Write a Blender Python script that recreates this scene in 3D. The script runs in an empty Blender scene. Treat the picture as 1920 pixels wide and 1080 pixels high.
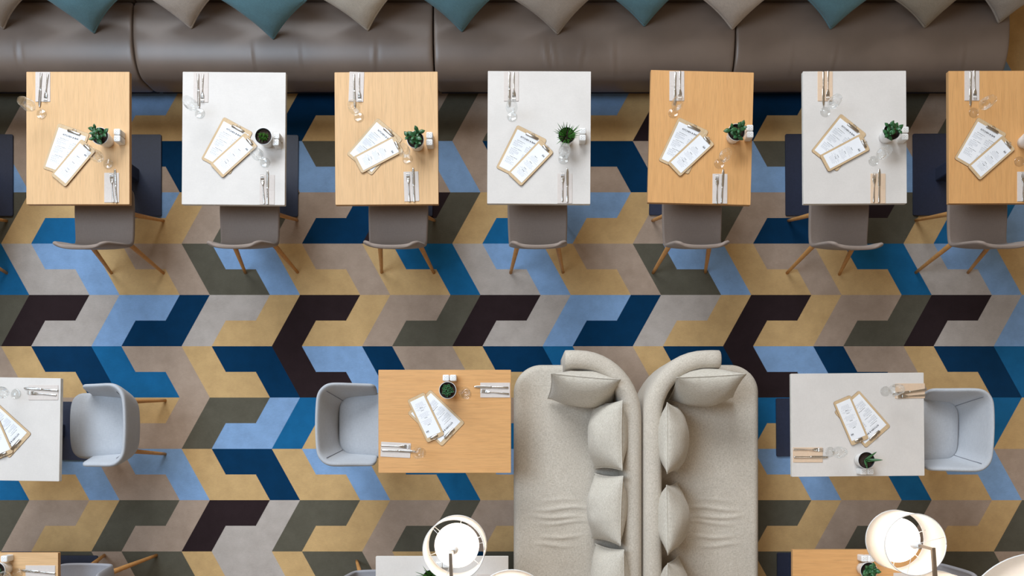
import bpy, bmesh, math, random
from mathutils import Vector, Matrix, Euler, noise

# ---------------------------------------------------------------- frame
F, CX, CY, H = 1470.0, 982.0, 832.0, 6.0
def P(px, py, z):
    s = (H - z) / F
    return ((px - CX) * s, (CY - py) * s)

sc = bpy.context.scene
COL = sc.collection
PI = math.pi
rad = math.radians

def srgb(r, g, b):
    def f(c):
        c /= 255.0
        return c / 12.92 if c <= 0.04045 else ((c + 0.055) / 1.055) ** 2.4
    return (f(r), f(g), f(b), 1.0)

# ---------------------------------------------------------------- materials
def nt_mat(name):
    m = bpy.data.materials.new(name)
    m.use_nodes = True
    nt = m.node_tree
    b = nt.nodes['Principled BSDF']
    return m, nt, b

def coords(nt, scale, rnd=False):
    tc = nt.nodes.new('ShaderNodeTexCoord')
    mp = nt.nodes.new('ShaderNodeMapping')
    mp.inputs['Scale'].default_value = scale
    nt.links.new(tc.outputs['Object'], mp.inputs['Vector'])
    if rnd:
        oi = nt.nodes.new('ShaderNodeObjectInfo')
        mul = nt.nodes.new('ShaderNodeMath'); mul.operation = 'MULTIPLY'
        mul.inputs[1].default_value = 37.0
        nt.links.new(oi.outputs['Random'], mul.inputs[0])
        nt.links.new(mul.outputs[0], mp.inputs['Location'])
    return mp.outputs['Vector']

def noise_node(nt, vec, scale, detail=3, rough=.55, dist=0.0):
    n = nt.nodes.new('ShaderNodeTexNoise')
    n.inputs['Scale'].default_value = scale
    n.inputs['Detail'].default_value = detail
    n.inputs['Roughness'].default_value = rough
    n.inputs['Distortion'].default_value = dist
    nt.links.new(vec, n.inputs['Vector'])
    return n.outputs['Fac']

def ramp(nt, fac, stops):
    r = nt.nodes.new('ShaderNodeValToRGB')
    e = r.color_ramp.elements
    while len(e) < len(stops): e.new(.5)
    for i, (p, c) in enumerate(stops):
        e[i].position = p; e[i].color = c
    nt.links.new(fac, r.inputs['Fac'])
    return r.outputs['Color']

def mixc(nt, kind, fac, a, b):
    m = nt.nodes.new('ShaderNodeMix'); m.data_type = 'RGBA'; m.blend_type = kind
    if isinstance(fac, float): m.inputs[0].default_value = fac
    else: nt.links.new(fac, m.inputs[0])
    for s, v in ((6, a), (7, b)):
        if isinstance(v, tuple): m.inputs[s].default_value = v
        else: nt.links.new(v, m.inputs[s])
    return m.outputs[2]

def bump(nt, b, h, strength, dist=.01):
    n = nt.nodes.new('ShaderNodeBump')
    n.inputs['Strength'].default_value = strength
    n.inputs['Distance'].default_value = dist
    nt.links.new(h, n.inputs['Height'])
    nt.links.new(n.outputs['Normal'], b.inputs['Normal'])

def mul(c, k): return (min(c[0]*k, 1), min(c[1]*k, 1), min(c[2]*k, 1), 1)

def plain(name, c, rough=.5, metal=0.0, var=.06, scale=25.0, stretch=(1,1,1), bmp=0.0, bd=.002, spec=.5, coat=0.0):
    m, nt, b = nt_mat(name)
    f = noise_node(nt, coords(nt, stretch), scale)
    col = ramp(nt, f, [(.3, mul(c, 1-var)), (.7, mul(c, 1+var))])
    nt.links.new(col, b.inputs['Base Color'])
    b.inputs['Roughness'].default_value = rough
    b.inputs['Metallic'].default_value = metal
    b.inputs['Specular IOR Level'].default_value = spec
    b.inputs['Coat Weight'].default_value = coat
    if bmp: bump(nt, b, f, bmp, bd)
    return m

def wood(name, c, dark=.80, rough=.5, fine=110.0, rnd=True):
    m, nt, b = nt_mat(name)
    v = coords(nt, (1, .035, 1), rnd)
    f1 = noise_node(nt, v, fine, 4, .65)
    v2 = coords(nt, (1, .09, 1), rnd)
    w = nt.nodes.new('ShaderNodeTexWave'); w.wave_type = 'BANDS'; w.bands_direction = 'X'
    w.inputs['Scale'].default_value = 5.0; w.inputs['Distortion'].default_value = 14.0
    w.inputs['Detail'].default_value = 2.0; w.inputs['Detail Scale'].default_value = 1.2
    nt.links.new(v2, w.inputs['Vector'])
    c1 = ramp(nt, f1, [(.30, mul(c, dark)), (.52, c), (.72, mul(c, 1.06))])
    c2 = ramp(nt, w.outputs['Fac'], [(.0, (.93,.90,.86,1)), (.6, (1,1,1,1))])
    col = mixc(nt, 'MULTIPLY', .4, c1, c2)
    nt.links.new(col, b.inputs['Base Color'])
    b.inputs['Roughness'].default_value = rough
    b.inputs['Specular IOR Level'].default_value = .35
    bump(nt, b, f1, .08, .001)
    return m

def weave(name, c, dark, light, sc_=260.0, rough=.9, amt=.8, bmp=.25):
    """woven cloth: two crossed stretched noises plus flecks"""
    m, nt, b = nt_mat(name)
    fa = noise_node(nt, coords(nt, (1, .12, 1)), sc_, 2)
    fb = noise_node(nt, coords(nt, (.12, 1, .5)), sc_, 2)
    fc = noise_node(nt, coords(nt, (1, 1, 1)), 6.0, 3)
    ca = ramp(nt, fa, [(.36, dark), (.5, c), (.66, light)])
    cb = ramp(nt, fb, [(.36, dark), (.5, c), (.66, light)])
    col = mixc(nt, 'MIX', .5, ca, cb)
    col = mixc(nt, 'MIX', amt, c, col)
    big = ramp(nt, fc, [(.35, (.95,.95,.95,1)), (.65, (1,1,1,1))])
    col = mixc(nt, 'MULTIPLY', 1.0, col, big)
    nt.links.new(col, b.inputs['Base Color'])
    b.inputs['Roughness'].default_value = rough
    b.inputs['Specular IOR Level'].default_value = .2
    b.inputs['Sheen Weight'].default_value = .15
    bump(nt, b, fa, bmp, .002)
    return m

def carpet(name, c):
    m, nt, b = nt_mat(name)
    v = coords(nt, (1, 1, 1))
    f1 = noise_node(nt, v, 420.0, 2, .6)
    f2 = noise_node(nt, v, 9.0, 4, .6)
    f3 = noise_node(nt, coords(nt, (.25, 1, 1)), 160.0, 2, .5)
    c1 = ramp(nt, f1, [(.28, mul(c, .72)), (.5, c), (.74, mul(c, 1.22))])
    c2 = ramp(nt, f2, [(.3, (.86,.85,.84,1)), (.65, (1,1,1,1))])
    c3 = ramp(nt, f3, [(.35, (.9,.9,.9,1)), (.65, (1,1,1,1))])
    col = mixc(nt, 'MULTIPLY', 1.0, c1, c2)
    col = mixc(nt, 'MULTIPLY', .6, col, c3)
    nt.links.new(col, b.inputs['Base Color'])
    b.inputs['Roughness'].default_value = 1.0
    b.inputs['Specular IOR Level'].default_value = .05
    b.inputs['Sheen Weight'].default_value = .1
    bump(nt, b, f1, .5, .004)
    return m

def glassy(name):
    m, nt, b = nt_mat(name)
    nt.nodes.remove(b)
    out = nt.nodes['Material Output']
    tr = nt.nodes.new('ShaderNodeBsdfTransparent'); tr.inputs['Color'].default_value = (.985,.99,.99,1)
    gl = nt.nodes.new('ShaderNodeBsdfGlossy'); gl.inputs['Roughness'].default_value = .03
    lw = nt.nodes.new('ShaderNodeLayerWeight'); lw.inputs['Blend'].default_value = .35
    f = noise_node(nt, coords(nt, (1,1,1)), 8.0)
    mm = nt.nodes.new('ShaderNodeMath'); mm.operation = 'MULTIPLY_ADD'
    mm.inputs[1].default_value = .42; mm.inputs[2].default_value = .012
    nt.links.new(lw.outputs['Facing'], mm.inputs[0])
    gc = ramp(nt, f, [(.3, (.93,.95,.96,1)), (.7, (1,1,1,1))])
    nt.links.new(gc, gl.inputs['Color'])
    mx = nt.nodes.new('ShaderNodeMixShader')
    nt.links.new(mm.outputs[0], mx.inputs[0])
    nt.links.new(tr.outputs[0], mx.inputs[1]); nt.links.new(gl.outputs[0], mx.inputs[2])
    nt.links.new(mx.outputs[0], out.inputs['Surface'])
    return m

def shade_mat(name, c, tw=.5):
    m, nt, b = nt_mat(name)
    nt.nodes.remove(b)
    out = nt.nodes['Material Output']
    f = noise_node(nt, coords(nt, (1,1,.3)), 180.0)
    col = ramp(nt, f, [(.3, mul(c, .97)), (.7, mul(c, 1.0))])
    d = nt.nodes.new('ShaderNodeBsdfDiffuse'); t = nt.nodes.new('ShaderNodeBsdfTranslucent')
    nt.links.new(col, d.inputs['Color']); nt.links.new(col, t.inputs['Color'])
    mx = nt.nodes.new('ShaderNodeMixShader'); mx.inputs[0].default_value = tw
    nt.links.new(d.outputs[0], mx.inputs[1]); nt.links.new(t.outputs[0], mx.inputs[2])
    nt.links.new(mx.outputs[0], out.inputs['Surface'])
    return m

def lit_mat(name, c, strength):
    m, nt, b = nt_mat(name)
    f = noise_node(nt, coords(nt, (1,1,1)), 12.0)
    col = ramp(nt, f, [(.3, mul(c, .97)), (.7, c)])
    nt.links.new(col, b.inputs['Base Color'])
    nt.links.new(col, b.inputs['Emission Color'])
    b.inputs['Emission Strength'].default_value = strength
    return m

CARPET = {
 'G': carpet('carpet_gold', srgb(209,173,121)),
 'T': carpet('carpet_taupe', srgb(180,158,140)),
 'L': carpet('carpet_pale_grey', srgb(188,178,170)),
 'S': carpet('carpet_sky_blue', srgb(138,172,213)),
 'M': carpet('carpet_mid_blue', srgb(28,104,154)),
 'N': carpet('carpet_navy', srgb(5,53,88)),
 'B': carpet('carpet_dark_brown', srgb(47,35,37)),
 'O': carpet('carpet_olive', srgb(97,93,80)),
}
CK = list(CARPET)

OAK = wood('oak_veneer', srgb(220,179,131), .85, .5, 210.0)
OAK_WARM = wood('warm_oak_veneer', srgb(217,164,106), .85, .5, 210.0)
OAK_EDGE = wood('oak_edge', srgb(200,154,104))
OAK_LEG = wood('oak_leg', srgb(205,150,90), fine=90)
LINEN = weave('white_linen_laminate', srgb(220,214,208), srgb(213,207,201), srgb(226,221,216), 420.0, .55, .5, .02)
WHITE_EDGE = plain('pale_edge', srgb(232,228,220), .45)
NAVY_STEEL = plain('dark_powder_coat', srgb(44,50,70), .42, .0, .10, 60.0, bmp=.03)
LEATHER = plain('taupe_leather', srgb(126,109,97), .40, 0, .05, 7.0, bmp=.06, bd=.004, spec=.75)
CHAIR_SKIN = weave('taupe_chair_cloth', srgb(142,127,117), srgb(134,119,109), srgb(150,135,125), 300.0, .55, .5, .05)
TUB_CLOTH = weave('pale_grey_tub_cloth', srgb(184,187,192), srgb(173,176,182), srgb(194,197,201), 300.0, .85, .6, .1)
SOFA_CLOTH = weave('oatmeal_sofa_cloth', srgb(204,193,178), srgb(168,159,144), srgb(219,212,200), 480.0, .92, .9, .2)
PILLOW_CLOTH = weave('oatmeal_pillow_cloth', srgb(206,198,184), srgb(174,165,150), srgb(224,218,206), 480.0, .92, .9, .2)
def cush(name, c): return weave(name, c, mul(c, .86), mul(c, 1.12), 330.0, .95, .9, .25)
CUSH = {
 'teal': cush('teal_linen', srgb(112,156,170)),
 'taupe': cush('taupe_linen', srgb(192,180,168)),
 'beige': cush('beige_linen', srgb(218,207,196)),
 'cream': cush('cream_linen', srgb(228,220,206)),
 'grey': cush('grey_tweed', srgb(188,180,170)),
 'stone': cush('stone_linen', srgb(176,166,150)),
}
SEAM = plain('dark_grey_seam', srgb(120,122,130), .9)  # dark grey of the sewn corner seams on the tub chairs
WOOL_SEAM = plain('seam_thread', srgb(205,198,188), .9)
STEEL = plain('polished_steel', srgb(214,212,208), .22, 1.0, .04, 40.0)
CLIP_STEEL = plain('clip_steel', srgb(190,182,172), .28, 1.0, .05, 40.0)
BRONZE = plain('brushed_nickel', srgb(150,138,126), .35, 1.0, .05, 60.0)
PAPER = plain('white_paper', srgb(240,241,244), .8, 0, .01)
INK = plain('black_ink', srgb(30,30,38), .8)
GREYINK = plain('grey_ink', srgb(176,178,188), .8)
BLUEINK = plain('slate_ink', srgb(128,132,146), .8)
BOARD = wood('clipboard_wood', srgb(208,180,142), .90, .55)
BOARD_EDGE = plain('clipboard_edge', srgb(120,88,58), .7)
NAPKIN_G = plain('grey_napkin', srgb(214,204,197), .95, 0, .03, 60.0, bmp=.15)
NAPKIN_P = plain('peach_napkin', srgb(222,194,166), .95, 0, .03, 60.0, bmp=.15)
CERAMIC = plain('white_ceramic', srgb(236,235,233), .3, 0, .01)
RIM = plain('black_pot_liner', srgb(26,24,26), .4)
SOIL = plain('dark_soil', srgb(58,42,34), .95, 0, .35, 160.0, bmp=.8, bd=.01)
LEAF_J = plain('jade_leaf', srgb(48,96,56), .32, 0, .25, 40.0)
LEAF_G = plain('grass_leaf', srgb(66,122,46), .45, 0, .30, 60.0)
LEAF_H = plain('haworthia_leaf', srgb(66,116,40), .4, 0, .30, 90.0)
LEAF_A = plain('aloe_leaf', srgb(62,106,62), .4, 0, .22, 70.0)
STEM = plain('woody_stem', srgb(112,86,56), .8)
GLASS = glassy('clear_wine_glass')
SHADE = shade_mat('white_lamp_fabric', srgb(250,244,238), .42)
DIFFUSER = lit_mat('lit_lamp_diffuser', srgb(255,248,240), 1.5)
WALL = plain('warm_plaster', srgb(214,200,180), .9, 0, .03, 6.0, bmp=.05)
DARKFOOT = plain('dark_sofa_foot', srgb(40,34,30), .5)

# ---------------------------------------------------------------- builders
def bm_new(): return bmesh.new()

def make(name, bm, mats, parent=None, smooth=True, loc=None, rotz=0.0, sub=0, solid=0.0, soff=0.0, bev=0.0):
    bmesh.ops.recalc_face_normals(bm, faces=bm.faces)
    me = bpy.data.meshes.new(name)
    bm.to_mesh(me); bm.free()
    for m in (mats if isinstance(mats, (list, tuple)) else [mats]): me.materials.append(m)
    if smooth:
        for p in me.polygons: p.use_smooth = True
    o = bpy.data.objects.new(name, me)
    COL.objects.link(o)
    if parent: o.parent = parent
    if loc: o.location = loc
    if rotz: o.rotation_euler = (0, 0, rotz)
    if bev:
        b = o.modifiers.new('bevel', 'BEVEL'); b.width = bev; b.segments = 2; b.limit_method = 'ANGLE'; b.angle_limit = rad(40)
    if solid:
        s = o.modifiers.new('thickness', 'SOLIDIFY'); s.thickness = solid; s.offset = soff
    if sub:
        s = o.modifiers.new('smoothing', 'SUBSURF'); s.levels = sub; s.render_levels = sub
    return o

def tag(o, label, cat, group=None):
    o['label'] = label; o['category'] = cat
    if group: o['group'] = group
    return o

def thing(name, loc=(0,0,0), rotz=0.0):
    o = bpy.data.objects.new(name, None)
    o.empty_display_size = .1
    COL.objects.link(o); o.location = loc; o.rotation_euler = (0,0,rotz)
    return o

def dup(root, loc, rotz=0.0):
    """copy of a thing with copies of its parts and their sub-parts"""
    r = root.copy(); COL.objects.link(r)
    r.location = loc; r.rotation_euler = (0,0,rotz)
    for ch in root.children:
        c = ch.copy(); COL.objects.link(c); c.parent = r
        for g in ch.children:
            d = g.copy(); COL.objects.link(d); d.parent = c
    return r

class Proto:
    """first use moves the original, every later use copies it"""
    def __init__(self, root): self.root = root; self.used = False
    def put(self, loc, rotz, label, cat, group=None):
        if not self.used:
            self.used = True; r = self.root; r.location = loc; r.rotation_euler = (0,0,rotz)
        else: r = dup(self.root, loc, rotz)
        return tag(r, label, cat, group)

def box(bm, c, s, mat=0, M=None):
    vs = []
    for dx in (-.5,.5):
        for dy in (-.5,.5):
            for dz in (-.5,.5):
                v = Vector((c[0]+dx*s[0], c[1]+dy*s[1], c[2]+dz*s[2]))
                vs.append(bm.verts.new(M @ v if M else v))
    fs = []
    for q in ((0,1,3,2),(4,6,7,5),(0,4,5,1),(2,3,7,6),(0,2,6,4),(1,5,7,3)):
        f = bm.faces.new([vs[i] for i in q]); f.material_index = mat; fs.append(f)
    return vs, fs

def rings(bm, rr, closed=True, cap0=True, cap1=True, mat=0):
    """bridge successive rings of points"""
    R = [[bm.verts.new(p) for p in r] for r in rr]
    n = len(R[0])
    for a, b in zip(R, R[1:]):
        for i in range(n if closed else n-1):
            j = (i+1) % n
            f = bm.faces.new((a[i], a[j], b[j], b[i])); f.material_index = mat
    if closed and cap0: bm.faces.new(R[0][::-1]).material_index = mat
    if closed and cap1: bm.faces.new(R[-1]).material_index = mat
    return R

def lathe(bm, prof, n=24, c=(0,0), cap0=True, cap1=True, mat=0):
    rr = [[Vector((c[0]+r*math.cos(2*PI*i/n), c[1]+r*math.sin(2*PI*i/n), z)) for i in range(n)] for r, z in prof]
    return rings(bm, rr, True, cap0, cap1, mat)

def leg(bm, p0, p1, r0, r1, n=12):
    rr = []
    for k in range(7):
        t = k/6; p = Vector(p0).lerp(Vector(p1), t); r = r0 + (r1-r0)*t
        rr.append([p + Vector((r*math.cos(2*PI*i/n), r*math.sin(2*PI*i/n), 0)) for i in range(n)])
    rings(bm, rr)

def tube(bm, pts, r, n=10, mat=0):
    pts = [Vector(p) for p in pts]
    rr = []
    prev = None
    for i, p in enumerate(pts):
        d = (pts[min(i+1, len(pts)-1)] - pts[max(i-1, 0)]).normalized()
        u = prev - d*prev.dot(d) if prev is not None else d.orthogonal()
        u.normalize(); prev = u; v = d.cross(u)
        ri = r[i] if isinstance(r, (list, tuple)) else r
        rr.append([p + u*ri*math.cos(2*PI*k/n) + v*ri*math.sin(2*PI*k/n) for k in range(n)])
    rings(bm, rr, mat=mat)

def strip(bm, st, mat=0, x0=0.0):
    """flat bar along y: stations (y, halfwidth, thickness, zmid)"""
    rr = []
    for y, w, t, z in st:
        h = t/2
        rr.append([Vector((x0+a*w, y, z+b*h)) for a, b in ((-1,-.4),(-.6,-1),(.6,-1),(1,-.4),(1,.4),(.6,1),(-.6,1),(-1,.4))])
    rings(bm, rr, mat=mat)

def rounded_rect(w, l, r, n=5):
    pts = []
    for cx, cy, a0 in ((w/2-r, l/2-r, 0), (-w/2+r, l/2-r, 90), (-w/2+r, -l/2+r, 180), (w/2-r, -l/2+r, 270)):
        for k in range(n+1):
            a = rad(a0 + 90*k/n); pts.append((cx + r*math.cos(a), cy + r*math.sin(a)))
    return pts

def slab(bm, pts, z0, z1, mat=0, e=0.0):
    """prism of a plan outline with a slightly eased top edge"""
    rr = [[Vector((x, y, z0)) for x, y in pts], [Vector((x, y, z1-e)) for x, y in pts]]
    if e:
        cx = sum(p[0] for p in pts)/len(pts); cy = sum(p[1] for p in pts)/len(pts)
        def ins(x, y):
            d = Vector((x-cx, y-cy)); L = d.length
            d = d*(1-e/L); return cx+d.x, cy+d.y
        rr.append([Vector((*ins(x, y), z1)) for x, y in pts])
    rings(bm, rr, mat=mat)

def quad(bm, x, y, w, h, z, mat):
    f = bm.faces.new([bm.verts.new((x+a*w/2, y+b*h/2, z)) for a, b in ((-1,-1),(1,-1),(1,1),(-1,1))])
    f.material_index = mat

# ---------------------------------------------------------------- setting: carpet floor, back wall
U, HR, SH = 56.4, 48.1, 53.0
ROWS = {   # colour pairs, one pair of interlocked blocks per slot, five slots repeat
 -4: ['TO','SG','BG','NG','TO'], -3: ['NT','NT','OS','TT','ST'] , -2: ['GM','SG','TO','TN','BO'],
 -1: ['SG','TO','SG','TG','ML'], 0: ['BL','SN','LG','BG','TO'], 1: ['NM','TG','NB','SN','TG'],
  2: ['TM','GT','OS','MG','TN'], 3: ['ST','SG','NG','SG','MG'], 4: ['TG','OT','BL','OG','TO'],
  5: ['OT','OG','LG','OT','GN'],
}
ROWS[-3] = ['NT','NT','TS','OT','ST']
ROWS.update({-5: ['SG','TG','NG','SG','MG'], -6: ['TO','GT','BL','OG','TO']})
def floor():
    bm = bm_new()
    NS = 24
    def fp(px, py): return bm.verts.new(((px-CX)/245.0, (CY-py)/245.0, 0.0))
    for r in range(-8, 12):
        pat = ROWS.get(r) or ROWS[(r + 4) % 10 - 4]
        sl = -1 if r % 2 == 0 else 1
        y0 = 553 + 2*HR*r
        xs = 55.0 if r % 2 == 0 else 58.4
        def L(k, a, b):
            """stair-stepped woven edge on grid line k from half-row a to b"""
            n = NS*abs(b-a); out = []
            idx = range(n) if b > a else range(n-1, -1, -1)
            lo = min(a, b)
            for i in idx:
                ya = lo*HR + i*HR/NS; yb = ya + HR/NS
                x = xs + U*k + sl*SH*((ya+yb)/2)/(2*HR)
                out += [(x, y0+ya), (x, y0+yb)] if b > a else [(x, y0+yb), (x, y0+ya)]
            return out
        for s in range(-5, 16):
            pa, pb = pat[s % 5][0], pat[s % 5][1]
            k = 3*s
            if sl < 0:
                A = L(k+2,0,1) + L(k+1,1,2) + L(k,2,0)
                B = L(k+3,0,2) + L(k+1,2,1) + L(k+2,1,0)
            else:
                A = L(k+2,0,2) + L(k+1,2,1) + L(k,1,0)
                B = L(k+3,0,1) + L(k+4,1,2) + L(k+2,2,0)
            for poly, c in ((A, pa), (B, pb)):
                f = bm.faces.new([fp(*p) for p in poly]); f.material_index = CK.index(c)
    bm.normal_update()
    bmesh.ops.triangulate(bm, faces=bm.faces)
    o = make('floor', bm, [CARPET[k] for k in CK], smooth=False)
    for p in o.data.polygons:
        if p.normal.z < 0: p.flip()
    o['kind'] = 'structure'
floor()
bm = bm_new(); box(bm, (0, 3.53, .60), (12, .12, 1.20)); w_ = make('wall_back', bm, WALL, smooth=False); w_['kind'] = 'structure'

# ---------------------------------------------------------------- banquette
def sweep_x(bm, prof, x0, x1, ins=.007, creases=(), nmid=130):
    """profile (y, z) along x with pillowed ends"""
    cy = sum(p[0] for p in prof)/len(prof); cz = sum(p[1] for p in prof)/len(prof)
    xs = [(x0, ins*1.6), (x0+.004, ins*.75), (x0+.014, ins*.2), (x0+.03, 0)]
    xs += [(x0+.03+(x1-x0-.06)*i/nmid, 0) for i in range(1, nmid)]
    xs += [(x1-.03, 0), (x1-.014, ins*.2), (x1-.004, ins*.75), (x1, ins*1.6)]
    rr = []
    for x, k in xs:
        r = []
        for y, z in prof:
            d = Vector((y-cy, z-cz)); L_ = d.length or 1
            d *= (1-k/L_)
            p = Vector((x, cy+d.x, cz+d.y))
            for xc, am, sk in creases:
                m_ = max(0, 1-((y-2.72)/.14)**2) if z > .25 else 0
                p.z += am*m_*(math.exp(-((x-xc-sk*(y-2.72))/.012)**2) - .7*math.exp(-((x-xc-.024-sk*(y-2.72))/.016)**2))
            r.append(p)
        rr.append(r)
    rings(bm, rr)

def banquette_profile():
    pts = [(3.14, .10), (2.66, .10), (2.637, .12), (2.63, .16), (2.63, .24), (2.63, .30)]
    for k in range(1, 11):
        a = rad(90*k/10)
        pts.append((2.90 - .27*math.cos(a), .30 + .155*math.sin(a)))
    pts += [(2.97, .455), (3.04, .451), (3.10, .446), (3.135, .43)]
    return pts
def back_profile():
    return [(3.40,.10), (3.16,.10), (3.155,.40), (3.165,.50), (3.20,.66), (3.235,.82), (3.25,.88), (3.275,.905), (3.32,.912), (3.38,.905), (3.40,.88)]
seams = [-4.75, -2.771, -.642, 1.502, 3.447]
blabels = ['taupe leather banquette unit at the left end, under the leftmost oak table',
           'taupe leather banquette unit behind the leftmost white table, second from left',
           'taupe leather banquette unit behind the middle white table',
           'taupe leather banquette unit at the right end, behind the rightmost white table']
for i, lab in enumerate(blabels):
    x0, x1 = seams[i]+.006, seams[i+1]-.006
    cx = (x0+x1)/2
    t = thing('banquette', (cx, 0, 0)); tag(t, lab, 'bench', 'wall banquette units')
    bm = bm_new(); sweep_x(bm, banquette_profile(), x0-cx, x1-cx, creases=[(q-cx, a_, s_) for q, a_, s_ in
        ((-1.935,.006,.0), (.17,.006,-.25), (.22,.003,-.2), (.40,.003,.2), (.64,.004,-.1), (-1.07,.004,.1), (-1.6,.002,.0), (2.2,.004,.1), (3.12,.004,-.1), (1.9,.002,.0), (-3.6,.004,.1)) if x0 < q < x1]); make('seat_cushion', bm, LEATHER, t)
    bm = bm_new(); sweep_x(bm, back_profile(), x0-cx, x1-cx, nmid=14); make('backrest', bm, LEATHER, t)
    bm = bm_new(); box(bm, (0, 3.03, .05), (x1-x0-.02, .70, .10)); make('plinth', bm, NAVY_STEEL, t, smooth=False)

# ---------------------------------------------------------------- pillows
def pillow_bm(w, h, t, seed, n=22, flange=.012, wr=.006, power=.52, bow=.085):
    rnd = random.Random(seed); off = Vector((rnd.uniform(0,50), rnd.uniform(0,50), 0))
    bm = bm_new()
    def pt(i, j, side):
        u = -1+2*i/n; v = -1+2*j/n
        us = math.sin(u*PI/2)*.35+u*.65; vs = math.sin(v*PI/2)*.35+v*.65
        x = w/2*us*(1-bow*(1-vs*vs)*abs(us)); y = h/2*vs*(1-bow*(1-us*us)*abs(vs))
        a = max(0, (1-us*us)*(1-vs*vs))
        z = t/2*a**power
        p = Vector((x*9, y*9, side*3)) + off
        z += wr*a**.3*noise.noise(p) * (1.0)
        # puckers running out of the corners
        cr = abs(us*vs)
        z += wr*.8*cr*a**.3*math.sin(18*(us*us-vs*vs)+seed)
        sag = .05*t*math.sin(seed+2*us)
        return Vector((x, y, side*z if a > 0 else 0))
    top = [[bm.verts.new(pt(i, j, 1)) for j in range(n+1)] for i in range(n+1)]
    bot = [[top[i][j] if i in (0, n) or j in (0, n) else bm.verts.new(pt(i, j, -1)) for j in range(n+1)] for i in range(n+1)]
    for i in range(n):
        for j in range(n):
            bm.faces.new((top[i][j], top[i+1][j], top[i+1][j+1], top[i][j+1]))
            bm.faces.new((bot[i][j], bot[i][j+1], bot[i+1][j+1], bot[i+1][j]))
    if flange:   # sewn edge standing proud of the seam
        loop = [top[i][0] for i in range(n)] + [top[n][j] for j in range(n)] + [top[i][n] for i in range(n, 0, -1)] + [top[0][j] for j in range(n, 0, -1)]
        m = len(loop); rr = []
        fr = []
        for k, v in enumerate(loop):
            d = (loop[(k+1)%m].co - loop[k-1].co).normalized()
            o_ = Vector((d.y, -d.x, 0))
            fr.append((v.co.copy(), o_))
        ring = [[bm.verts.new(c + o_*a + Vector((0,0,b))) for c, o_ in fr] for a, b in ((-.006, .0035), (flange, .0015), (flange, -.0015), (-.006, -.0035))]
        for a, b in zip(ring, ring[1:]):
            for k in range(m):
                f = bm.faces.new((a[k], a[(k+1)%m], b[(k+1)%m], b[k]))
    return bm

def place_axes(o, loc, X, Y, Z):
    M = Matrix((X, Y, Z)).transposed().to_4x4(); M.translation = Vector(loc)
    o.matrix_world = M
    o.location = loc; o.rotation_euler = M.to_euler()

cush = [ # tip px, tip py, roll (deg, + turns clockwise as seen), cloth, label
 (6,52,6,'taupe','grey-taupe linen cushion cut by the left edge, leftmost on the banquette'),
 (176,60,4,'teal','teal linen cushion above the leftmost oak table, leftmost of the teal ones'),
 (358,51,1,'beige','beige linen cushion between the two leftmost teal cushions'),
 (512,71,2,'teal','teal linen cushion above the gap right of the leftmost white table'),
 (689,55,-5,'cream','cream linen cushion above the second oak table from the left'),
 (866,57,-2,'teal','teal linen cushion just right of the middle seat seam, third teal from the left'),
 (1045,62,-5,'taupe','taupe linen cushion above the middle white table'),
 (1208,47,-6,'teal','teal linen cushion above the third oak table from the left'),
 (1373,53,-5,'beige','greyish beige linen cushion over the right seat seam, beside the third oak table'),
 (1558,52,-4,'teal','teal linen cushion above the rightmost white table, rightmost of the teal ones'),
 (1734,50,-11,'stone','olive-grey linen cushion right of the rightmost teal cushion'),
 (1873,41,-5,'grey','speckled grey tweed cushion at the right end of the banquette'),
]
CS = .41
for i, (tx, ty, roll, cl, lab) in enumerate(cush):
    o = make('cushion', pillow_bm(CS, CS, .15, i*7+3, flange=.008, wr=.008), CUSH[cl])
    tag(o, lab, 'cushion', 'cushions along the banquette')
    X, Y = P(tx, ty, .465)
    phi = rad(28)
    up = Vector((0, math.sin(phi), math.cos(phi))); right = Vector((1,0,0))
    a = rad(45) - rad(roll)
    # half diagonal from the low corner to the middle
    hd = CS/math.sqrt(2)*.97
    d = up*math.cos(rad(roll)) + right*math.sin(rad(roll)) * 1.0
    c = Vector((X, Y, .47)) + d*hd
    ex = (right*math.cos(a) + up*math.sin(a)); ey = (-right*math.sin(a) + up*math.cos(a))
    # corner (-,-) must point opposite to d
    ex, ey = None, None
    side = d.cross(up.cross(right)).normalized()
    ex = (d + side).normalized(); ey = (d - side).normalized()
    ez = ex.cross(ey)
    place_axes(o, c, ex, ey, ez)

# ---------------------------------------------------------------- tables
TW, TL, TT, TZ = .692, .890, .03, .74
def make_table(kind):
    t = thing('dining_table')
    bm = bm_new(); slab(bm, rounded_rect(TW, TL, .004, 2), TZ-TT, TZ, 1, .0015)
    bm.faces.ensure_lookup_table()
    for f in bm.faces:
        f.normal_update()
        if abs(f.normal.z) > .9 and f.calc_center_median().z > TZ-.01: f.material_index = 0
    make('tabletop', bm, [OAK if kind == 'oak' else OAK_WARM, OAK_EDGE] if kind != 'white' else [LINEN, WHITE_EDGE], t, smooth=False)
    bm = bm_new(); slab(bm, rounded_rect(.105, .105, .012, 3), .012, TZ-TT-.008, 0); make('column', bm, NAVY_STEEL, t, smooth=False)
    bm = bm_new(); slab(bm, rounded_rect(.36, .5, .01, 2), TZ-TT-.008, TZ-TT, 0); make('mounting_plate', bm, NAVY_STEEL, t, smooth=False)
    bm = bm_new(); slab(bm, rounded_rect(.445, .625, .012, 3), 0, .012, 0, .002); make('base_plate', bm, NAVY_STEEL, t, smooth=False)
    return t
PT = {'oak': Proto(make_table('oak')), 'warm': Proto(make_table('warm')), 'white': Proto(make_table('white'))}
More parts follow.
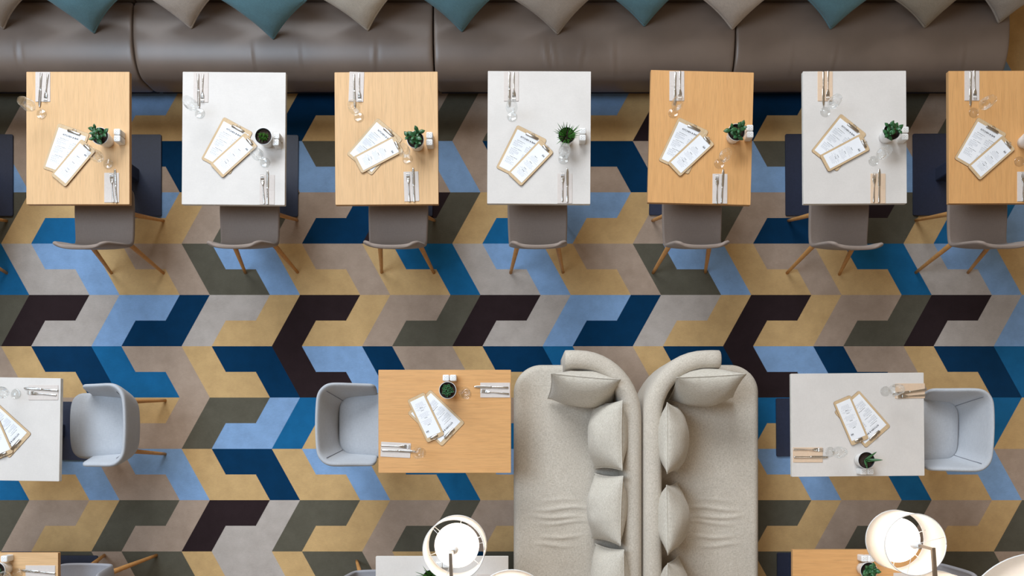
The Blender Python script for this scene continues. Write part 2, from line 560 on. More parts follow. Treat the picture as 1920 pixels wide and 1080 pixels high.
# key: (kind, centre px, py, rotation deg ccw, description used in labels)
TABLES = {
 'T1': ('oak', 146, 258.9, 0, 'leftmost oak banquette table'),
 'T2': ('white', 438.2, 259.5, -.45, 'leftmost white banquette table'),
 'T3': ('oak', 724.6, 259.2, .4, 'second oak banquette table from left'),
 'T4': ('white', 1010.8, 257.8, -.3, 'middle white banquette table'),
 'T5': ('warm', 1313.8, 257.8, -1.45, 'third oak banquette table from left'),
 'T6': ('white', 1603, 257.5, .35, 'rightmost white banquette table'),
 'T7': ('warm', 1875.5, 257, .2, 'rightmost oak banquette table'),
 'M1': ('white', -12, 804, 90-.9, 'white table at the left edge'),
 'M2': ('warm', 833.8, 790, 90, 'oak table beside the left sofa'),
 'M3': ('white', 1608.5, 796.3, 90+.5, 'white table right of the sofas'),
 'B1': ('oak', -15.5, 1133, 90, 'oak table in the bottom left corner'),
 'B2': ('white', 828.8, 1140, 90, 'white table under the left lamp'),
 'B3': ('warm', 1610.5, 1127, 90, 'oak table under the right lamp'),
}
tl = {
 'T1': 'oak topped dining table, leftmost whole table along the banquette',
 'T2': 'white topped dining table, leftmost white one along the banquette',
 'T3': 'oak topped dining table, second oak one from the left along the banquette',
 'T4': 'white topped dining table in the middle of the banquette row',
 'T5': 'slightly turned oak topped dining table, third oak one along the banquette',
 'T6': 'white topped dining table, rightmost white one along the banquette',
 'T7': 'oak topped dining table cut by the right edge, in the banquette row',
 'M1': 'white topped dining table cut by the left edge, with pale tub chair beside it',
 'M2': 'oak topped dining table between a pale tub chair and the left sofa',
 'M3': 'white topped dining table right of the sofas, with aloe plant on it',
 'B1': 'oak topped dining table in the bottom left corner of the photo',
 'B2': 'white topped dining table at the bottom, under the left lamp shade',
 'B3': 'oak topped dining table at the bottom, under the right lamp shade',
}
for k, (kind, px, py, rz, d) in TABLES.items():
    x, y = P(px, py, TZ)
    PT[kind].put((x, y, 0), rad(rz), tl[k], 'table', ('white' if kind == 'white' else 'oak') + ' dining tables')
x, y = P(-171, 258.5, TZ)
PT['white'].put((x, y, 0), 0, 'table beyond the left edge, only its dark floor plate shows beside the leftmost oak table', 'table', 'white dining tables')

# ---------------------------------------------------------------- side chairs (seat faces local +y)
GREY_SKIN = weave('grey_chair_cloth', srgb(156,155,160), srgb(148,147,152), srgb(164,163,168), 300.0, .55, .5, .05)
def make_side_chair(skin):
    t = thing('side_chair')
    st = [  # y, z, halfwidth, dish up, wrap forward
     (.298,.428,.150,.000,0), (.290,.446,.190,.002,0), (.25,.458,.208,.008,0), (.15,.460,.212,.012,0), (.03,.452,.210,.014,0),
     (-.06,.450,.206,.016,.0), (-.105,.462,.204,.012,.008), (-.130,.495,.202,.006,.018), (-.148,.56,.199,0,.026),
     (-.166,.64,.195,0,.032), (-.183,.71,.190,0,.036), (-.196,.765,.184,0,.040), (-.203,.792,.170,0,.040), (-.206,.802,.140,0,.036)]
    bm = bm_new(); N = 10; R = []
    for y, z, w, dish, wrap in st:
        row = []
        for i in range(N+1):
            u = -1+2*i/N
            a = abs(u)**2.2
            row.append(bm.verts.new((w*math.sin(u*PI/2*.92)/math.sin(PI/2*.92), y + wrap*a, z + dish*a)))
        R.append(row)
    for a, b in zip(R, R[1:]):
        for i in range(N): bm.faces.new((a[i], a[i+1], b[i+1], b[i]))
    make('seat_shell', bm, skin, t, sub=2, solid=.026, soff=0)
    for sx in (-1, 1):
        bm = bm_new(); leg(bm, (sx*.135,-.07,.436), (sx*.20,-.20,0), .020, .0115); make('leg', bm, OAK_LEG, t)
        bm = bm_new(); leg(bm, (sx*.135,.13,.440), (sx*.20,.20,0), .020, .0115); make('leg', bm, OAK_LEG, t)
    bm = bm_new()
    for sy in (-.07, .13): box(bm, (0, sy, .428), (.30, .035, .016))
    for sx in (-1, 1): box(bm, (sx*.12, .03, .428), (.035, .22, .016))
    make('under_frame', bm, DARKFOOT, t, smooth=False)
    return t
PC = Proto(make_side_chair(CHAIR_SKIN)); PG = Proto(make_side_chair(GREY_SKIN))
def chair_floor(px, py): return ((px-CX)/245.0, (CY-py)/245.0)
row = [
 (-36.5,463,0,'taupe side chair beyond the left edge, only its oak legs show'),
 (257.5,463,0,'taupe side chair at the leftmost oak banquette table'),
 (508.5,462,.5,'taupe side chair at the leftmost white banquette table'),
 (765,462,-.5,'taupe side chair at the second oak banquette table from the left'),
 (1006,462,.6,'taupe side chair at the middle white banquette table'),
 (1273,462,.5,'taupe side chair at the slightly turned oak banquette table'),
 (1526,464,-1.5,'taupe side chair at the rightmost white banquette table'),
 (1766,462,0,'taupe side chair at the rightmost oak banquette table'),
]
for px, py, rz, lab in row:
    x, y = chair_floor(px, py); PC.put((x, y, 0), rad(rz), lab, 'chair', 'taupe side chairs')
PG.put((-3.01,-1.053,0), rad(90), 'grey side chair at the bottom left oak table, seen from above', 'chair', 'grey side chairs')
PG.put((-1.078,-1.098,0), rad(-90), 'grey side chair left of the white table at the bottom, mostly cut off', 'chair', 'grey side chairs')
PG.put((2.834,-1.046,0), rad(90), 'grey side chair behind the right lamp shade at the bottom', 'chair', 'grey side chairs')

# ---------------------------------------------------------------- tub chairs (seat faces local +y)
def tub_path(w, yb, yf, r, bow):
    pts = []
    for k in range(4): pts.append((w, yf + (yb+r-yf)*k/4))
    for k in range(5):
        a = rad(-90*k/4); pts.append((w-r + r*math.cos(a), yb+r + r*math.sin(a)))
    for k in range(1, 6):
        x = (w-r)*(1-2*k/6); pts.append((x, yb))
    h = len(pts)
    full = pts + [(-x, y) for x, y in pts[:9][::-1]]
    return [(x, y - bow*max(0, 1-(x/(w-r*.3))**2) * (1 if y < yb+r*.8 else 0)) for x, y in full]
def make_tub():
    t = thing('tub_chair')
    lev = [0, .3, .65, 1.0]
    W0, W1, YB0, YB1 = .232, .292, -.205, -.268
    def outer(f, ins):
        w = W0+(W1-W0)*f**.85 - ins; yb = YB0+(YB1-YB0)*f**.9 + ins
        return tub_path(w, yb, .115-.02*(1-f), .105-ins*.5, .016)
    zb = .40
    n = len(outer(0, 0))
    loops = []
    def zr(y): 
        s = min(1, max(0, (.115-y)/.33)); s = s*s*(3-2*s)
        return .60 + .135*s
    sect = [(0, 0), (.3, 0), (.65, 0), (.93, .000), (1.0, .012), (1.0, .026), (.93, .036), (.65, .040), (.3, .046), (.04, .055)]
    curves = [outer(f, i) for f, i in sect]
    ytop = [p[1] for p in outer(1, .018)]
    bm = bm_new(); rr = []
    for s in range(n):
        zt = zr(ytop[s]); r = []
        for (f, i), c in zip(sect, curves):
            r.append(Vector((c[s][0], c[s][1], zb + (zt-zb)*f)))
        rr.append(r)
    rings(bm, rr)
    make('shell', bm, TUB_CLOTH, t, sub=2)
    for k in (6, n-7):
        bm = bm_new(); pts = []
        for (f, i), c in list(zip(sect, curves))[6:]:
            q = Vector((c[k][0], c[k][1], zb + (zr(ytop[k])-zb)*f)); d = Vector((-q.x, -q.y, 0)).normalized()
            pts.append(q + d*.0035)
        tube(bm, pts[::-1], .0022, 6); make('corner_seam', bm, SEAM, t)
    bm = bm_new()
    N = 14; X = []
    plan = []
    M_ = 96
    for k in range(M_):
        a = 2*PI*k/M_; ca, sa = math.cos(a), math.sin(a)
        e = 5.0
        r_ = (abs(ca)**e + abs(sa)**e)**(-1/e)
        plan.append((r_*ca, r_*sa))
    def sq(fr, z): 
        out = []
        for x, y in plan:
            yy = .035 + .212*y*fr; ww = (.225+.018*y)*fr
            out.append(Vector((ww*x, yy + .012*(1-x*x)*(y if y > 0 else 0), z)))
        return out
    rings(bm, [sq(.90,.392), sq(.97,.398), sq(1.0,.425), sq(1.0,.450), sq(.975,.468), sq(.92,.477), sq(.7,.483), sq(.4,.486), sq(.12,.487)])
    make('seat_cushion', bm, TUB_CLOTH, t)
    for sx in (-1, 1):
        bm = bm_new(); leg(bm, (sx*.175,-.10,.40), (sx*.205,-.205,0), .019, .011); make('leg', bm, OAK_LEG, t)
        bm = bm_new(); leg(bm, (sx*.175,.14,.40), (sx*.205,.205,0), .019, .011); make('leg', bm, OAK_LEG, t)
    return t
PTUB = Proto(make_tub())
PTUB.put((-2.948,.1265,0), rad(90), 'pale grey tub chair at the white table on the left edge, back turned to us', 'chair', 'pale tub chairs')
PTUB.put((-1.13,.13,0), rad(-90), 'pale grey tub chair tucked under the oak table beside the left sofa', 'chair', 'pale tub chairs')
PTUB.put((2.894,.096,0), rad(88.5), 'pale grey tub chair tucked under the white table right of the sofas', 'chair', 'pale tub chairs')

# ---------------------------------------------------------------- sofas, back to back
SZ = .43
def make_sofa(sgn, label):
    AX = .8035
    def mx(v): return Vector((AX + sgn*(v[0]-AX) , v[1], v[2]))
    t = thing('sofa', (AX - sgn*.43, -.55, 0))
    off = Vector(t.location)
    tag(t, label, 'sofa', 'back to back sofas')
    def fin(name, bm, mat, **k):
        for v in bm.verts: v.co = mx(v.co) - off
        return make(name, bm, mat, t, **k)
    # seat
    x0, x1, y0, y1, r, R, r2 = -.072, .71, -1.65, .565, .20, .045, .46
    nx, ny = 50, 250
    bm = bm_new(); G = []
    def sm(a): return a
    us = [x0 + (x1-x0)*(.5-.5*math.cos(PI*i/nx)) for i in range(nx+1)]
    vs = [y0 + (y1-y0)*(.35*(.5-.5*math.cos(PI*j/ny)) + .65*j/ny) for j in range(ny+1)]
    for x in us:
        col = []
        for y in vs:
            X, Y = x, y
            if x < x0+r and y > y1-r:
                dx, dy = x-(x0+r), y-(y1-r); L_ = math.hypot(dx, dy)
                if L_ > 1e-6:
                    k = max(abs(dx), abs(dy))/L_; X = x0+r+dx*k; Y = y1-r+dy*k
                e = r - math.hypot(X-x0-r, Y-y1+r)
            elif x > x1-r2 and y > y1-r2:
                dx, dy = x-(x1-r2), y-(y1-r2); L_ = math.hypot(dx, dy)
                if L_ > 1e-6:
                    k = max(abs(dx), abs(dy))/L_; X = x1-r2+dx*k; Y = y1-r2+dy*k
                e = r2 - math.hypot(X-x1+r2, Y-y1+r2)
            else: e = min(x-x0, x1-x, y-y0, y1-y)
            e = max(0, e)
            z = SZ if e >= R else SZ - R + math.sqrt(max(0, R*R-(R-e)**2))
            z += .010*math.sin(min(1, e/.3)*PI/2) - .010
            # pulled creases across the seat
            for yc, am, xa, xb, sk in ((-.46,.0075,.05,.50,.04),(-.52,.008,.02,.46,-.03),(-.56,.006,.08,.5,.05),(-.66,.007,.1,.42,.02),(-.72,.006,.06,.36,-.04),(-.40,.004,.1,.4,.0)):
                cx = (xa+xb)/2
                g = math.exp(-((Y-yc-sk*(X-cx)-.008*math.sin(X*17+yc*9))/.011)**2)*max(0, 1-((X-cx)/((xb-xa)/2))**2)
                z += 1.5*am*g
            z += .003*noise.noise(Vector((X*4, Y*4, 3)))*min(1, e/.05)
            col.append(bm.verts.new((X, Y, z)))
        G.append(col)
    for i in range(nx):
        for j in range(ny): bm.faces.new((G[i][j], G[i+1][j], G[i+1][j+1], G[i][j+1]))
    loop = [G[i][0] for i in range(nx)] + [G[nx][j] for j in range(ny)] + [G[i][ny] for i in range(nx,0,-1)] + [G[0][j] for j in range(ny,0,-1)]
    cxm, cym = (x0+x1)/2, (y0+y1)/2
    prev = loop
    for z, k in ((.36,0), (.20,.0), (.08,.01)):
        cur = [bm.verts.new((v.co.x + (cxm-v.co.x)*k, v.co.y+(cym-v.co.y)*k*.3, z)) for v in loop]
        m = len(loop)
        for a in range(m): bm.faces.new((prev[a], prev[(a+1)%m], cur[(a+1)%m], cur[a]))
        prev = cur
    bm.faces.new(prev)
    fin('upholstered_seat', bm, SOFA_CLOTH)
    # back: rounded section swept along the back and round the arm
    path = []
    for k in range(9): path.append((.735, -1.64 + (1.64+.17)*k/8))
    ccx, ccy, rx, ry = .37, .17, .365, .400
    for k in range(1, 13):
        a = rad(90*k/12); path.append((ccx + rx*math.cos(a), ccy + ry*math.sin(a)))
    path += [(.33,.571), (.285,.570), (.277,.570)]
    hw = .066
    sect = [(-.9,.10), (-1,.14), (-1.0,.30), (-1.02,.50), (-1.03,.64), (-.96,.69), (-.78,.722), (-.45,.738), (0,.743), (.45,.738), (.78,.722), (.94,.69), (.99,.64), (.97,.50), (.95,.30), (.95,.14), (.85,.10)]
    bm = bm_new(); rr = []
    npth = len(path)
    for i, p in enumerate(path):
        a = Vector(path[max(0,i-1)]); b = Vector(path[min(npth-1,i+1)])
        d = (b-a).normalized(); nrm = Vector((-d.y, d.x))  # points to the seat side
        kk = 1.0
        if i == npth-1: kk = .86
        rr.append([Vector((p[0]-nrm.x*hw*o_*kk, p[1]-nrm.y*hw*o_*kk, .10+(z-.10)*(1 if i < npth-1 else .985))) for o_, z in [(-q, zz) for q, zz in sect]])
    rings(bm, rr)
    fin('backrest', bm, SOFA_CLOTH)
    for lx, ly in ((.05,.40), (.62,.40), (.05,-1.55), (.62,-1.55)):
        bm = bm_new(); lathe(bm, [(.022,0), (.026,.10)], 14, (lx, ly)); fin('leg', bm, DARKFOOT)
    return t
make_sofa(1, 'oatmeal linen sofa with curved arm, the left one of the back-to-back pair')
make_sofa(-1, 'oatmeal linen sofa with curved arm, the right one of the back-to-back pair')

# scatter pillows standing on the sofas: (px,py of centre, z, width dir angle, lean dir angle, lean deg, w, h, t, label)
sp = [
 (1093,730,.640,-5,85,22,.46,.39,.22,'oatmeal pillow propped in the curved arm of the left sofa'),
 (1139,817,.640,90,2,23,.46,.40,.25,'oatmeal pillow on the left sofa, uppermost of those along its straight back'),
 (1138,953,.640,88,-3,23,.46,.40,.25,'oatmeal pillow on the left sofa, second down along its straight back'),
 (1144,1088,.640,92,2,23,.46,.40,.25,'oatmeal pillow on the left sofa at the bottom edge'),
 (1323,727,.640,3,93,20,.46,.39,.24,'oatmeal pillow propped in the curved arm of the right sofa'),
 (1261,822,.645,90,180,21,.47,.40,.22,'oatmeal pillow on the right sofa, uppermost of those along its straight back'),
 (1261,970,.645,91,180,21,.46,.40,.22,'oatmeal pillow on the right sofa, second down along its straight back'),
 (1262,1112,.645,90,180,21,.46,.40,.22,'oatmeal pillow on the right sofa at the bottom edge'),
]
for i, (px, py, z, wa, la, lean, w, h, th, lab) in enumerate(sp):
    o = make('scatter_pillow', pillow_bm(w, h, th, 40+i*5, flange=.004, wr=.010, power=.66, bow=.06), PILLOW_CLOTH)
    tag(o, lab, 'pillow', 'pillows on the sofas')
    x, y = P(px, py, z)
    ex = Vector((math.cos(rad(wa)), math.sin(rad(wa)), 0))
    ld = Vector((math.cos(rad(la)), math.sin(rad(la)), 0)); ld = (ld - ex*ld.dot(ex)).normalized()
    ey = ld*math.sin(rad(lean)) + Vector((0,0,1))*math.cos(rad(lean))
    place_axes(o, (x, y, z), ex, ey, ex.cross(ey))

# ---------------------------------------------------------------- table ware
def two_px(a, b, z):
    """middle and heading of a thing lying between two picture points (heading: a to b)"""
    xa, ya = P(*a, z); xb, yb = P(*b, z)
    return ((xa+xb)/2, (ya+yb)/2), math.atan2(yb-ya, xb-xa) - PI/2, math.hypot(xb-xa, yb-ya)

def make_knife():
    t = thing('dinner_knife')
    bm = bm_new(); strip(bm, [(-.115,.0035,.004,.004), (-.110,.0062,.006,.004), (-.06,.0058,.0065,.004), (-.02,.0048,.006,.004), (-.008,.0056,.006,.004), (-.004,.0045,.005,.004)]); make('handle', bm, STEEL, t)
    bm = bm_new(); strip(bm, [(-.004,.0045,.004,.0035), (.004,.0078,.0022,.0032), (.05,.0084,.0018,.003), (.09,.0078,.0016,.003), (.108,.005,.0014,.003), (.117,.0012,.0012,.003)]); make('blade', bm, STEEL, t)
    return t
def make_fork():
    bm = bm_new()
    strip(bm, [(-.100,.0032,.003,.003), (-.096,.0058,.004,.003), (-.05,.0048,.0042,.003), (0,.0028,.004,.004), (.022,.0026,.0038,.006), (.032,.006,.003,.005), (.042,.0105,.0022,.003), (.056,.0115,.002,.002), (.060,.0115,.002,.002)])
    for k in range(4):
        strip(bm, [(.059,.0019,.0018,.002), (.082,.0016,.0016,.003), (.098,.0008,.0012,.0055)], x0=(-1.5+k)*.0063)
    return make('dinner_fork', bm, STEEL)
def make_napkin(m):
    bm = bm_new()
    N = 8
    top = []
    for z0, w, l in ((0,.100,.200), (.0016,.098,.198)):
        slab(bm, [(x, y) for x, y in rounded_rect(w, l, .002, 1)], z0, z0+.0015)
    # pressed fold line across the middle
    strip(bm, [(-.0012,.047,.0008,.0033), (.0012,.047,.0008,.0033)])
    return make('napkin', bm, m, smooth=False)
def make_glass():
    bm = bm_new()
    prof = [(.034,.0), (.035,.0015), (.028,.003), (.012,.006), (.005,.011), (.0036,.02), (.0034,.06), (.0038,.082), (.008,.090), (.020,.098), (.032,.112), (.0385,.130), (.0400,.145), (.038,.165), (.0345,.190), (.0315,.208)]
    lathe(bm, prof, 28, cap0=True, cap1=False)
    # inner wall of the bowl and rounded lip
    lathe(bm, [(.0315,.208), (.0305,.2085), (.0333,.190), (.0368,.165), (.0388,.145), (.0373,.130), (.031,.1135), (.0195,.0995), (.006,.0935)], 28, cap0=False, cap1=True)
    return make('wine_glass', bm, GLASS)

_text = {}
def text_mesh(body, size):
    key = (body, size)
    if key not in _text:
        cu = bpy.data.curves.new('menu_heading', 'FONT'); cu.body = body; cu.size = size; cu.align_x = 'CENTER'; cu.offset = size*.028
        ob = bpy.data.objects.new('menu_heading', cu); COL.objects.link(ob)
        dg = bpy.context.evaluated_depsgraph_get(); dg.update()
        me = bpy.data.meshes.new_from_object(ob.evaluated_get(dg))
        bpy.data.objects.remove(ob); bpy.data.curves.remove(cu)
        _text[key] = me
    return _text[key]
def add_text(bm, body, size, x, y, z, mat):
    me = text_mesh(body, size)
    n0 = len(bm.verts); f0 = len(bm.faces)
    bm.from_mesh(me)
    bm.verts.ensure_lookup_table(); bm.faces.ensure_lookup_table()
    for v in bm.verts[n0:]: v.co = Vector((v.co.x + x, v.co.y + y, z))
    for f in bm.faces[f0:]: f.material_index = mat

def clip_bm(w):
    bm = bm_new()
    # sprung bar: rolled front, flat leaf, raised thumb loop
    rr = []
    for x in (-w/2, -w/2+.002, w/2-.002, w/2):
        e = .85 if abs(x) == w/2 else 1
        rr.append([Vector((x, y*e, .0045+z*e)) for y, z in ((-.010,-.001),(-.011,.002),(-.008,.006),(-.002,.0085),(.004,.008),(.009,.003),(.010,-.002),(.004,-.002))])
    rings(bm, rr)
    tube(bm, [(-w*.16,.006,.008), (-w*.15,.013,.010), (-w*.08,.0185,.0115), (w*.08,.0185,.0115), (w*.15,.013,.010), (w*.16,.006,.008)], .0018, 8)
    tube(bm, [(-w/2-.0025,.004,.004), (w/2+.0025,.004,.004)], .0034, 8)
    return bm

def make_menu(big):
    rnd = random.Random(5 if big else 9)
    W, L_ = (.222, .322) if big else (.126, .318)
    t = thing('menu_clipboard')
    bm = bm_new(); slab(bm, rounded_rect(W, L_, .014, 5), 0, .004, 0, .0012)
    for f in bm.faces:
        f.normal_update()
        if abs(f.normal.z) < .95: f.material_index = 1
    make('board', bm, [BOARD, BOARD_EDGE], t, smooth=False)
    pw, pl = (.192, .276) if big else (.100, .268)
    pc = -.004 if big else -.004
    bm = bm_new(); box(bm, (0, pc, .0046), (pw, pl, .0009))
    z = .0052
    top = pc + pl/2
    if big:
        add_text(bm, 'KITCHEN & BAR', .0152, .0, top-.040, z, 1)
        quad(bm, 0, top-.047, .11, .0009, z, 2)
        for col, x0 in ((0, -.046), (1, .044)):
            y = top - (.064 if col == 0 else .072)
            for sec in range(3):
                # section heading: brush-lettered dark strokes
                hw = rnd.uniform(.045, .058)
                for k in range(9):
                    quad(bm, x0 + .010 - hw/2 + hw*k/8, y + rnd.uniform(-.0008,.0008), .0035, rnd.uniform(.0022,.0042), z, 1)
                y -= .011
                for ln in range(6 if sec else 5):
                    ww = rnd.uniform(.030, .062)
                    x = x0 - .034
                    while x < x0 - .034 + ww:
                        s_ = rnd.uniform(.005, .012); quad(bm, x+s_/2, y, s_, .0019, z, 3 if ln % 2 == 0 else 2); x += s_ + .0022
                    y -= .0074
                y -= .007
    else:
        # round emblem of three slanted strokes, near the clip
        ex, ey = .030, top-.038
        rr = []
        for k in range(24):
            a = 2*PI*k/24; a2 = 2*PI*(k+1)/24
            f = bm.faces.new([bm.verts.new((ex+r*math.cos(b), ey+r*math.sin(b), z)) for r, b in ((.0112,a),(.0118,a),(.0118,a2),(.0112,a2))]); f.material_index = 2
        for k in range(3):
            x = ex - .0068 + k*.0062
            f = bm.faces.new([bm.verts.new((x+a, ey+b, z)) for a, b in ((-.0022,-.005),(.0008,-.006),(.0034,.005),(.0004,.006))]); f.material_index = 1
            f = bm.faces.new([bm.verts.new((x+a, ey+b, z)) for a, b in ((.0008,-.006),(.0042,-.0025),(.0042,-.0012),(.0008,-.003))]); f.material_index = 1
        for yh, nl in ((top-.078,5), (top-.128,5), (top-.182,2), (top-.202,5)):
            for k in range(5): quad(bm, -.009 + k*.0044, yh + rnd.uniform(-.0006,.0006), .0032, rnd.uniform(.0025,.0045), z, 1)
            y = yh - .0085
            for ln in range(nl):
                ww = rnd.uniform(.045, .078); x = -ww/2
                while x < ww/2:
                    s_ = rnd.uniform(.005, .012); quad(bm, x+s_/2, y, s_, .0016, z, 2); x += s_ + .0022
                y -= .0066
    make('menu_sheet', bm, [PAPER, INK, GREYINK, BLUEINK], t, smooth=False)
    cb = clip_bm(.088 if big else .052)
    for v in cb.verts: v.co += Vector((0.012 if big else .006, (L_/2-.026) if big else (L_/2-.019), .0005))
    make('clip', cb, CLIP_STEEL, t)
    return t

# pots and plants ------------------------------------------------
def leaf(bm, base, d, L_, w, th, curl=.0, mat=0, n=7, m=6, pt=1.0):
    """thick leaf from base along d; pt=1 oval, pt>1 pointed spike"""
    d = d.normalized(); side = d.cross(Vector((0,0,1)))
    if side.length < 1e-4: side = Vector((1,0,0))
    side.normalize(); up = side.cross(d)
    rr = []
    for k in range(n+1):
        s = k/n
        if pt == 1.0: prof = max(.12 if k == 0 else .02, math.sin(PI*min(.985, .10+.90*s)**1.25))
        else: prof = max(.015, (1-s)**.75*(.75+.6*s))
        c = base + d*L_*s + up*curl*L_*s*s
        rr.append([c + side*w*prof*math.cos(2*PI*q/m) + up*th*prof*math.sin(2*PI*q/m) for q in range(m)])
    rings(bm, rr, mat=mat)

def make_pot(kind, seed, turn=0.0):
    rnd = random.Random(seed)
    t = thing('potted_' + {'jade':'jade_plant','grass':'grass_plant','haworthia':'haworthia','aloe':'aloe','hen':'succulent'}[kind])
    bm = bm_new()
    lathe(bm, [(.036,0), (.041,.002), (.0445,.03), (.0515,.070), (.0555,.098), (.057,.101), (.0565,.1025), (.054,.1025), (.053,.100), (.050,.088)], 36, cap1=False)
    make('pot', bm, CERAMIC, t)
    bm = bm_new(); lathe(bm, [(.0535,.101), (.0535,.1035), (.0500,.1035), (.0485,.082)], 36, cap0=False, cap1=False); make('pot_liner', bm, RIM, t)
    bm = bm_new()
    rr = []
    for r in (.049, .036, .022, .008):
        rr.append([Vector((r*math.cos(2*PI*k/24), r*math.sin(2*PI*k/24), .088+rnd.uniform(-.002,.003))) for k in range(24)])
    rings(bm, rr, cap0=False); make('soil', bm, SOIL, t)
    bm = bm_new(); mats = [LEAF_J, STEM]
    if kind == 'jade':
        stems = [(rnd.uniform(-.018,.018), rnd.uniform(-.018,.018), rnd.uniform(0, 2*PI)) for _ in range(3)]
        stems.append((0, 0, rnd.uniform(0, 2*PI)))
        for q, (sx, sy, a) in enumerate(stems):
            a = turn + q*2*PI/3 + rnd.uniform(-.4,.4); out = .030 if q < 3 else .002
            tip = Vector((sx*.6+out*math.cos(a), sy*.6+out*math.sin(a), .125+rnd.uniform(-.004,.02)+(.016 if q == 3 else 0)))
            tube(bm, [(sx*.4, sy*.4, .086), ((sx+tip.x)*.4, (sy+tip.y)*.4, .108), tip], [.0045,.0038,.003], 8, 1)
            b0 = rnd.uniform(0, PI)
            for pair in range(3 if q != 3 else 2):
                for s_ in (0, PI):
                    aa = b0 + pair*PI/2 + s_ + rnd.uniform(-.25,.25)
                    el = rad((12, 38, 62)[pair] + rnd.uniform(-10,12))
                    ln = (.050, .043, .026)[pair]*rnd.uniform(.85,1.15)
                    dd = Vector((math.cos(aa)*math.cos(el), math.sin(aa)*math.cos(el), math.sin(el)))
                    leaf(bm, tip + Vector((0,0,(-.012,-.004,0)[pair])), dd, ln, ln*.29, ln*.09, -.15)
    elif kind == 'grass':
        mats = [LEAF_G, STEM]
        for q in range(70):
            a = rnd.uniform(0, 2*PI); r0 = .030*math.sqrt(rnd.random()); el = rad(rnd.uniform(42,84))
            dd = Vector((math.cos(a)*math.cos(el), math.sin(a)*math.cos(el), math.sin(el)))
            leaf(bm, Vector((r0*math.cos(a), r0*math.sin(a), .088)), dd, rnd.uniform(.06,.10), .0042, .0010, rnd.uniform(-.25,.05), n=6, m=4, pt=2)
    elif kind == 'haworthia':
        mats = [LEAF_H, STEM]
        for rosx, rosy in ((-.012,.012), (.016,.004), (-.004,-.018), (.012,-.020), (-.022,-.006)):
            for q in range(13):
                a = q*2.4 + rosx*300; el = rad(rnd.uniform(25,78))
                dd = Vector((math.cos(a)*math.cos(el), math.sin(a)*math.cos(el), math.sin(el)))
                leaf(bm, Vector((rosx, rosy, .086)), dd, rnd.uniform(.022,.034), .0050, .0026, .1, n=6, m=5, pt=2)
    elif kind == 'aloe':
        mats = [LEAF_A, STEM]
        for a, el, ln, w in ((2,20,.104,.015), (48,26,.092,.013), (250,34,.050,.014), (268,20,.062,.013), (130,62,.045,.012), (180,70,.045,.012), (320,66,.05,.012), (20,72,.055,.012)):
            a = rad(a); el = rad(el)
            dd = Vector((math.cos(a)*math.cos(el), math.sin(a)*math.cos(el), math.sin(el)))
            leaf(bm, Vector((.0, .0, .088)), dd, ln, w, .005, .15, n=9, m=8, pt=2)
    else:
        for q in range(16):
            a = q*2.4; r0 = .006 + .030*math.sqrt(q/16)
            c = Vector((r0*math.cos(a), r0*math.sin(a), .100 + .014*(1-q/16)))
            tube(bm, [(c.x*.6, c.y*.6, .086), c], [.003,.0022], 6, 1)
            for k in range(7):
                aa = k*2*PI/7 + q; el = rad(rnd.uniform(18,60))
                dd = Vector((math.cos(aa)*math.cos(el), math.sin(aa)*math.cos(el), math.sin(el)))
                leaf(bm, c, dd, rnd.uniform(.011,.016), .0045, .0016, 0)
    make('foliage', bm, mats, t)
    return t

def make_shaker():
    bm = bm_new()
    pts = rounded_rect(.044, .042, .008, 4)
    def rg(k, z): return [Vector((x*k, y*k, z)) for x, y in pts]
    rings(bm, [rg(.93,0), rg(.98,.002), rg(1,.008), rg(1,.060), rg(.985,.0655), rg(.93,.0690), rg(.80,.0705), rg(.4,.0712)])
    for hx, hy in ((-.008,.007), (.008,.007), (0,0), (-.008,-.007), (.008,-.007)):
        f = bm.faces.new([bm.verts.new((hx+.0016*math.cos(2*PI*k/8), hy+.0016*math.sin(2*PI*k/8), .0715)) for k in range(8)]); f.material_index = 1
    return make('salt_shaker', bm, [CERAMIC, INK], smooth=True)

K, FK, GL_ = Proto(make_knife()), Proto(make_fork()), Proto(make_glass())
NP = {'g': Proto(make_napkin(NAPKIN_G)), 'p': Proto(make_napkin(NAPKIN_P))}
MB, MN = Proto(make_menu(True)), Proto(make_menu(False))
SH_ = Proto(make_shaker())

def D(k): return TABLES[k][4]
ZT = TZ
